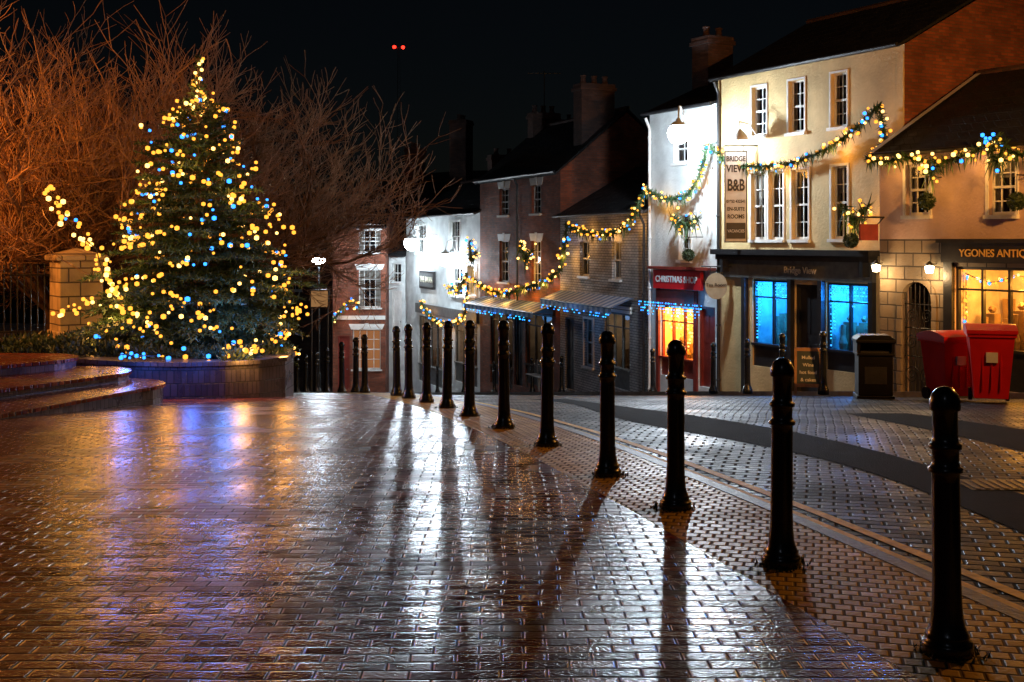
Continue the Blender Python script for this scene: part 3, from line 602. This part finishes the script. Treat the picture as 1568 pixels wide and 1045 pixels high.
# ------------------------------------------------------------------ bins, a-board, noticeboard
def red_bin(x,y,rz,s=1):
    e=empty('wheelie_bin',(x,y,zg(y)-.075),rz); w=M(); h=1.12*s
    a,b=.25*s,.34*s; c,d=.28*s,.38*s
    w.add([(-a,-c,.1),(a,-c,.1),(a,c,.08),(-a,c,.08),(-b,-d,h),(b,-d,h),(b,d,h),(-b,d,h)],[(0,3,2,1),(0,1,5,4),(1,2,6,5),(2,3,7,6),(3,0,4,7)])
    w.box(-b-.025,b+.025,-d-.025,d+.025,h-.06,h)
    lid=M(); n=8
    prev=None
    for i in range(n+1):
        t=i/n; y=-d-.05+(2*d+.1)*t; z=h+.015+.13*math.sin(math.pi*(.12+.75*t)); 
        cur=[(-b-.04,y,z),(b+.04,y,z)]
        if prev: lid.add([prev[0],prev[1],cur[1],cur[0]],[(0,1,2,3)]); lid.add([prev[0],cur[0],(cur[0][0],cur[0][1],h),(prev[0][0],prev[0][1],h)],[(0,1,2,3)]); lid.add([prev[1],cur[1],(cur[1][0],cur[1][1],h),(prev[1][0],prev[1][1],h)],[(3,2,1,0)])
        else: lid.add([cur[0],cur[1],(cur[1][0],y,h),(cur[0][0],y,h)],[(0,3,2,1)])
        prev=cur
    lid.add([prev[0],prev[1],(prev[1][0],prev[1][1],h),(prev[0][0],prev[0][1],h)],[(0,1,2,3)])
    mk('lid',lid,[BINR],e,False,.01); w.tube((-b*.8,d+.07,h-.02),(b*.8,d+.07,h-.02),.018,.018,8)
    for k in (-1,0,1): w.box(k*.14-.012,k*.14+.012,-d*.93,-d*.86,.25,h-.1)
    mk('body',w,[BINR],e,False,.015)
    wh=M()
    for sx in (-1,1): wh.tube((sx*(a+.0),c-.02,.11),(sx*(a+.06),c-.02,.11),.11,.11,16,0,True)
    mk('wheels',wh,[BLACKP],e)
    lb=M(); lb.box(-.09,.09,-d*.99-.02,-d*.93,h*.6,h*.74); mk('label',lb,[WHITE],e)
red_bin(7.78,21.3,.25,.98); red_bin(8.08,20.2,-.3,1.06)
e=empty('litter_bin',(6.78,22.4,zg(22.4)-.07),-.15); w=M()
w.box(-.34,.34,-.3,.3,0,.08); w.box(-.31,.31,-.27,.27,.08,.82); w.box(-.34,.34,-.3,.3,.82,.87)
for sx in (-1,1): w.box(sx*.31-.03,sx*.31+.03,-.28,.28,.87,1.06)
w.box(-.28,.28,.2,.27,.87,1.06); w.box(-.36,.36,-.32,.32,1.06,1.12); w.add([(-.36,-.32,1.12),(.36,-.32,1.12),(.36,.32,1.12),(-.36,.32,1.12),(-.26,-.22,1.2),(.26,-.22,1.2),(.26,.22,1.2),(-.26,.22,1.2)],[(0,1,5,4),(1,2,6,5),(2,3,7,6),(3,0,4,7),(4,5,6,7)])
BP_=pmat('black_bin_plastic',(.004,.004,.005),.5,.3,6,.1); BP_.node_tree.nodes['Principled BSDF'].inputs['Specular IOR Level'].default_value=.15
mk('casing',w,[BP_],e,False,.012); w=M(); w.box(-.2,.2,-.282,-.271,.3,.62,0); mk('panel',w,[BLACKP],e); w=M(); w.box(-.26,.26,-.2,.19,.84,.9); mk('liner',w,[BLACKP],e)
e=empty('sandwich_board',(6.2,25.0,zg(25.0)+.0),-.25); w=M()
for sg in (-1,1):
    def Q(x,z,o=0): return (x,sg*(.28*(1-z/.95)+.01+o),z)
    for x0,x1,z0,z1,mi,o in ((-.28,-.23,.0,.95,0,0),(.23,.28,0,.95,0,0),(-.23,.23,.88,.95,0,0),(-.23,.23,.15,.22,0,0),(-.23,.23,.22,.88,1,-.006)):
        v=[Q(x0,z0,o),Q(x1,z0,o),Q(x1,z1,o),Q(x0,z1,o)]; w.add(v+[(a,b-sg*.025,c) for a,b,c in v],[(0,1,2,3),(7,6,5,4),(0,4,5,1),(1,5,6,2),(2,6,7,3),(3,7,4,0)],mi)
mk('board',w,[pmat('pine_frame',(.35,.18,.08),.5,.3),pmat('chalkboard',(.03,.05,.06),.6,.3)],e)
for i,t in enumerate(('Mulled','Wine','hot food','& cakes')): text('chalk_lettering',t,.10,(0,-(.28*(1-(.75-i*.15)/.95)+.03),.75-i*.15),(HP-.28,0,0),WHITE,e,.001)
e=empty('notice_board',(-7.25,45,zg(45)),.1); w=M(); w.box(-.36,.36,-.04,.04,3.2,3.9,0); w.box(-.31,.31,-.05,-.041,3.25,3.85,1); w.tube((-.3,0,0),(-.3,0,3.9),.04,.04,8,0); w.tube((.3,0,0),(.3,0,3.9),.04,.04,8,0); mk('board',w,[BLACKP,emat('lit_notice',(.8,.4,.15),.35)],e)
e=empty('street_bench',D.W(1.2,zg(40.5)+.03,1.3),D.th); w=M()
for k in range(4): w.box(-.7,.7,-.2+k*.1,-.12+k*.1,.42,.46)
for k in range(3): w.box(-.7,.7,.22,.25,.55+k*.13,.64+k*.13)
for x in (-.62,.62): w.box(x-.03,x+.03,-.2,-.14,0,.42); w.box(x-.03,x+.03,.2,.26,0,.95); w.box(x-.03,x+.03,-.2,.2,.36,.415)
mk('slats',w,[GREYP],e)
e=empty('radio_mast',(-38,400,10)); w=M(); hm=57
for k in range(3):
    t=k*2.094; w.tube((1.2*math.cos(t),1.2*math.sin(t),0),(.4*math.cos(t),.4*math.sin(t),hm),.05,.04,5)
for i in range(18):
    z=i*3.2; q=1.2-.8*z/hm; q2=1.2-.8*(z+3.2)/hm
    for k in range(3):
        t=k*2.094;t2=t+2.094; w.tube((q*math.cos(t),q*math.sin(t),z),(q2*math.cos(t2),q2*math.sin(t2),min(hm,z+3.2)),.02,.02,4)
w.tube((-1.4,0,hm-.5),(1.6,0,hm-.5),.1,.1,5)
mk('lattice',w,[IRON],e); w=M(); w.blob((-1.4,0,hm),.66); w.blob((1.5,0,hm-.1),.66); mk('aviation_lights',w,[ER],e)
# ------------------------------------------------------------------ steps, planter, pillar, railings
def slab(name,pts,z0,z1,mats,parent=None,cap=.05):
    w=M(); n=len(pts)
    w.add([(x,y,z0) for x,y in pts]+[(x,y,z1-cap) for x,y in pts],[(i,(i+1)%n,n+(i+1)%n,n+i) for i in range(n)],0)
    cx=sum(p[0] for p in pts)/n; cy=sum(p[1] for p in pts)/n
    o=[]
    for x,y in pts:
        d=Vector((x-cx,y-cy)); d.normalize(); o.append((x+d.x*.04,y+d.y*.04))
    w.add([(x,y,z1-cap) for x,y in o]+[(x,y,z1) for x,y in o],[(i,(i+1)%n,n+(i+1)%n,n+i) for i in range(n)]+[tuple(range(n,2*n)),tuple(range(n-1,-1,-1))],1)
    return mk(name,w,mats,parent)
def arc(cx,cy,r,a0,a1,n): return [(cx+r*math.cos(math.radians(a0+(a1-a0)*i/n)),cy+r*math.sin(math.radians(a0+(a1-a0)*i/n))) for i in range(n+1)]
st=empty('curved_steps')
slab('step_1',[(-18,12.0),(-7.1,13.2)]+arc(-6.15,18.2,.8,-35,95,8)+[(-18,19.6)],-1.2,-.25,[BEDB,PAVE],st)
slab('step_2',[(-18,13.4),(-8.1,14.4)]+arc(-6.8,18.6,.8,-35,95,8)+[(-18,20.0)],-1.2,-.10,[BEDB,PAVE],st)
slab('step_3',[(-18,15.5),(-9.0,16.2)]+arc(-7.8,19.2,.75,-35,95,8)+[(-18,20.6)],-1.2,.06,[BEDB,PAVE],st)
pb=empty('brick_tree_planter')
pts=[(-15,20.4),(-7.6,20.6),(-7.0,20.25),(-6.3,19.95),(-5.5,19.85),(-4.8,20.0),(-4.3,20.3),(-3.95,20.8),(-3.95,21.6),(-4.2,22.6),(-4.6,24.2),(-5.3,26),(-7,28),(-15,30)]
slab('planter_wall',pts,-3,-.08,[BEDB,BEDB],pb,.07)
sh=M()
def leafclump(g,c,r,n,l=.09,w=.04):
    for k in range(n):
        v=Vector((random.gauss(0,1),random.gauss(0,1),abs(random.gauss(0,1)))).normalized(); p=Vector(c)+Vector((v.x*r,v.y*r,v.z*r*.7))*U(.5,1)
        g.blade(p,v+Vector((U(-.7,.7),U(-.7,.7),U(-.3,.7))),l*U(.7,1.4),w)
for k in range(54):
    a=U(-8.8,-4.3); leafclump(sh,(a,U(20.3,22.2),-.10),U(.18,.34),150)
for k in range(26): leafclump(sh,(U(-9.3,-7.2),U(20.9,23.4),-.05),U(.25,.45),150)
mk('groundcover_shrubs',sh,[SHRUB],None)
e=empty('stone_gate_pillar',(-8.75,24.0,0),.6); w=M(); w.box(-.42,.42,-.42,.42,-1.2,1.55,0); w.box(-.5,.5,-.5,.5,1.55,1.65,0); w.add([(-.5,-.5,1.65),(.5,-.5,1.65),(.5,.5,1.65),(-.5,.5,1.65),(0,0,1.8)],[(0,1,4),(1,2,4),(2,3,4),(3,0,4)]); w.box(-.46,.46,-.46,.46,-1.2,.15,0); mk('pillar',w,[PSTN],e,False,.02)
def railing(p,q,n,zb,h=1.5):
    e=empty('iron_railings'); w=M(); p=Vector((*p,0));q=Vector((*q,0))
    for i in range(n+1):
        c=p.lerp(q,i/n); w.tube((c.x,c.y,zb),(c.x,c.y,zb+h),.014,.014,5); w.tube((c.x,c.y,zb+h),(c.x,c.y,zb+h+.1),.02,.0,5)
    for z in (.15,h-.15): w.tube((p.x,p.y,zb+z),(q.x,q.y,zb+z),.02,.02,5)
    mk('bars',w,[IRON],e)
railing((-9.2,24.2),(-16,23.5),52,-.05,1.45)
# ------------------------------------------------------------------ Christmas tree
random.seed(99)
tx,ty,tb,tt=-5.83,22.2,-.15,5.35
RT=[(0,.02),(.35,.07),(.8,.22),(1.1,.5),(1.5,.72),(2.04,.95),(2.6,1.15),(3.1,1.38),(3.6,1.45),(4.1,1.85),(4.6,1.95),(5.0,1.7),(5.3,1.4),(5.6,1.1)]
e=empty('christmas_tree',(tx,ty,0)); tr=M(); tr.tube((0,0,tb-.2),(0,0,tt),.12,.010,8); br=M(); nd=M()
def spray(a,d,L,droop,main=True):
    p=Vector(a); d=d.normalized(); n=max(2,int(L/.065)); st_=L/n; pts=[p.copy()]
    for i in range(n):
        dd=(d+Vector((0,0,-droop*(i/n)+.35*max(0,i/n-.7)))).normalized(); p=p+dd*st_; pts.append(p.copy())
        if main and i/n<.3: continue
        for j in range(4 if main else 3):
            v=Vector((U(-1,1),U(-1,1),U(-.8,1)))*.9+dd*.8; nd.blade(p,v,U(.06,.13),.026)
    return pts
t=.05
def azf(az,t): return 1+.16*math.sin(az*3+t*2.3)+.10*math.sin(az*7-t*4.1)
while t<5.4:
    R=lerp(RT,t); nb=int(4+min(9,R*6.5)); a0=rnd()*6
    for k in range(nb):
        az=a0+k*6.283/nb+U(-.25,.25); L=max(.05,R*U(.6,1.1)*azf(az,t)*(1.18 if rnd()<.12 else 1))
        elev=lerp([(0,1.2),(.6,.8),(1.5,.40),(3,.12),(5.4,-.15)],t)+U(-.15,.15)
        d=Vector((math.cos(az)*math.cos(elev),math.sin(az)*math.cos(elev),math.sin(elev)))
        pts=spray((0,0,tt-t),d,L,.32); br.tube(pts[0],pts[-1],.014,.004,4)
        m=int(L/.15)
        for q in range(1,m+1):
            f=.15+.85*q/(m+1); pp=pts[int(f*(len(pts)-1))]; sl=L*.40*(1.1-f*.7)
            for sg in (-1,1):
                ang=az+sg*U(.6,1.0); dd=Vector((math.cos(ang)*math.cos(elev),math.sin(ang)*math.cos(elev),math.sin(elev)-.1))
                spray(pp,dd,sl,.3,False)
    t+=.10+.09*t/5
mk('trunk',tr,[BARK],e); mk('branches',br,[BARK],e); mk('needles',nd,[LEAF],e)
bl=M()
def surf(t,az,f=1.0):
    R=lerp(RT,t)*f*azf(az,t); elev=lerp([(0,1.0),(.6,.6),(1.5,.3),(3,.05),(5.4,-.25)],t); return Vector((R*math.cos(az),R*math.sin(az),tt-t+R*(math.tan(elev)*.7 if t<.8 else math.sin(elev)*.6-.10)))
for loop in range(22):
    t0=.6+loop*.22; az=rnd()*6.28; steps=int(6+lerp(RT,t0)*24)
    for i in range(steps):
        a=az+6.28*i/steps; wv=.16*math.sin(a*4+loop*2)+.07*math.sin(a*9); cl=math.sin(a*2.5+loop*1.7)+math.sin(a*6+loop*2.6)
        if cl<.15 and rnd()<.82: continue
        q=rnd(); mi=2 if q<.20 else (1 if q<.40 else 0)
        tq=max(.05,min(5.4,t0+wv+U(-.06,.06)))
        bl.blob(surf(tq,a,U(.88,1.06)),U(.022,.036) if rnd()<.55 else U(.036,.055),mi)
        if cl>.9:
            for k in range(2): bl.blob(surf(tq,a,1.02)+Vector((U(-.16,.16),U(-.16,.16),U(-.1,.1))),U(.03,.05),0 if rnd()<.8 else 1)
for k in range(20): bl.blob((U(-.08,.08)*(1+k*.04),U(-.08,.08),tt-.02-k*.055),.036,1 if k%3 else 0)
mk('bulbs',bl,[EG,EGB,EB],e)
for (t0,az) in ((.9,-1.5),(1.9,-1.6),(2.5,-.5),(2.5,-2.7),(3.2,-1.4),(3.9,-.5),(3.9,-2.3),(4.6,-1.5),(4.9,-2.6),(4.9,-.6)):
    light('bulb_glow','POINT',surf(t0,az,1.2),20,(1,.42,.08),.12,e)
for (t0,az) in ((4.3,-1.1),(5.1,-1.6)): light('bulb_glow','POINT',surf(t0,az,1.25),60,(.1,.3,1),.12,e)
garland([(-6.5,19.82,.06),(-6.1,19.75,.04),(-5.8,19.72,.05)],name='string_lights',bulbs=9,rad=.06,green=False,br=.028,blue=1,le=0.1,lstep=9)  # added blue string, invented to throw blue onto the planter wall
for x in (-6.3,-5.2): light('bulb_glow','POINT',(x,19.45,.12),22,(.06,.2,1),.1,bpy.data.objects['string_lights'])  # extra blue lamps added in front of the wall to tint it
garland([(-4.7,19.95,.25),(-4.4,20.0,.12),(-4.2,20.2,.2)],name='string_lights',bulbs=22,rad=.12,green=False,br=.034,blue=.1,le=26,lstep=.5)
rp=[(-8.55,22.0,2.95),(-8.0,21.6,2.25),(-7.45,21.4,1.8),(-7.25,21.3,1.25),(-6.95,21.1,.85),(-6.6,21.0,.6)]
garland(rp,name='string_lights',bulbs=44,rad=.15,green=False,br=.038,blue=.06,le=30,lstep=1.1,sag=.1)
garland([(-7.0,21.2,2.3),(-6.7,21.1,1.9),(-6.2,21.0,2.05)],name='string_lights',bulbs=22,rad=.14,green=False,br=.036,blue=.1,le=6,lstep=1.1,sag=.2)
# ------------------------------------------------------------------ bare trees
def bare_tree(base,seed,H=7.5,r0=.2,nl=9,lv=5):
    """trunk, arching limbs, then forked branches and fine twigs"""
    random.seed(seed); e=empty('bare_tree',base); w=M(); tw=M()
    def rec(p,d,L,r,l):
        n=3; q=p; dd=d; ks=[]
        for i in range(n):
            dd=(dd+Vector((U(-.2,.2),U(-.2,.2),U(-.08,.14)))).normalized(); q2=q+dd*L/n; ra=r*(1-.35*i/n); rb=r*(1-.35*(i+1)/n)
            (w if l>2 else tw).tube(q,q2,max(ra,.0065),max(rb,.005),6 if l>3 else 3); q=q2; ks.append((q,dd))
        if l==0: return
        for (a,dx) in ks[:-1]:
            for _ in range(2 if l>1 else 1):
                v=Vector((U(-1,1),U(-1,1),U(-.5,.8))).normalized(); rec(a,(dx*.8+v*.75).normalized(),L*U(.45,.7),r*.45,l-1 if rnd()<.6 else max(0,l-2))
        for _ in range(2):
            v=Vector((U(-1,1),U(-1,1),U(-.5,.8))).normalized(); rec(q,(dx*.9+v*.6).normalized(),L*U(.6,.85),r*.6,l-1)
    top=Vector((U(-.2,.2),U(-.2,.2),H*.22)); w.tube((0,0,-.3),top*.5,r0*1.3,r0,8); w.tube(top*.5,top,r0,r0*.9,8)
    for k in range(nl):
        az=k*6.283/nl+U(-.3,.3); el=U(.35,1.25); d=Vector((math.cos(az)*math.cos(el),math.sin(az)*math.cos(el),math.sin(el)))
        L=H*.30*U(.8,1.15); rec(top*U(.7,1),d,L,r0*.5,lv)
    mk('trunk_and_limbs',w,[BARK],e,True); mk('twigs',tw,[TWIG],e)
bare_tree((-10.0,26.0,-1.2),11,8.2,r0=.2,nl=9)
bare_tree((-13.0,27.5,-1.2),5,7.6,r0=.18,nl=7)
bare_tree((-8.2,29.0,-1.6),23,8.8,r0=.15,nl=7)
# ------------------------------------------------------------------ world, night fill, camera
w=bpy.data.worlds.new('World'); S.world=w; w.use_nodes=True; nt=w.node_tree
sky=nt.nodes.new('ShaderNodeTexSky'); sky.sky_type='NISHITA'; sky.sun_disc=False; sky.sun_elevation=math.radians(35); sky.sun_rotation=math.radians(200)
nt.links.new(sky.outputs[0],nt.nodes['Background'].inputs[0]); nt.nodes['Background'].inputs[1].default_value=.0005
sl=bpy.data.lights.new('night_fill','SUN'); sl.energy=.02; sl.angle=math.radians(.5); sl.color=(.7,.8,1); so=bpy.data.objects.new('night_fill',sl); COL.objects.link(so)  # weak sun lamp added as night fill for the dark silhouettes
so.rotation_euler=(math.radians(55),0,math.radians(-20))
cd=bpy.data.cameras.new('camera'); co=bpy.data.objects.new('camera',cd); COL.objects.link(co); co.location=(0,0,1.93); co.rotation_euler=(HP,0,0)
cd.sensor_width=36; cd.lens=42.0; cd.shift_y=-.0973; cd.clip_end=6000; S.camera=co
S.view_settings.view_transform='Standard'; S.view_settings.look='None'; S.view_settings.exposure=0
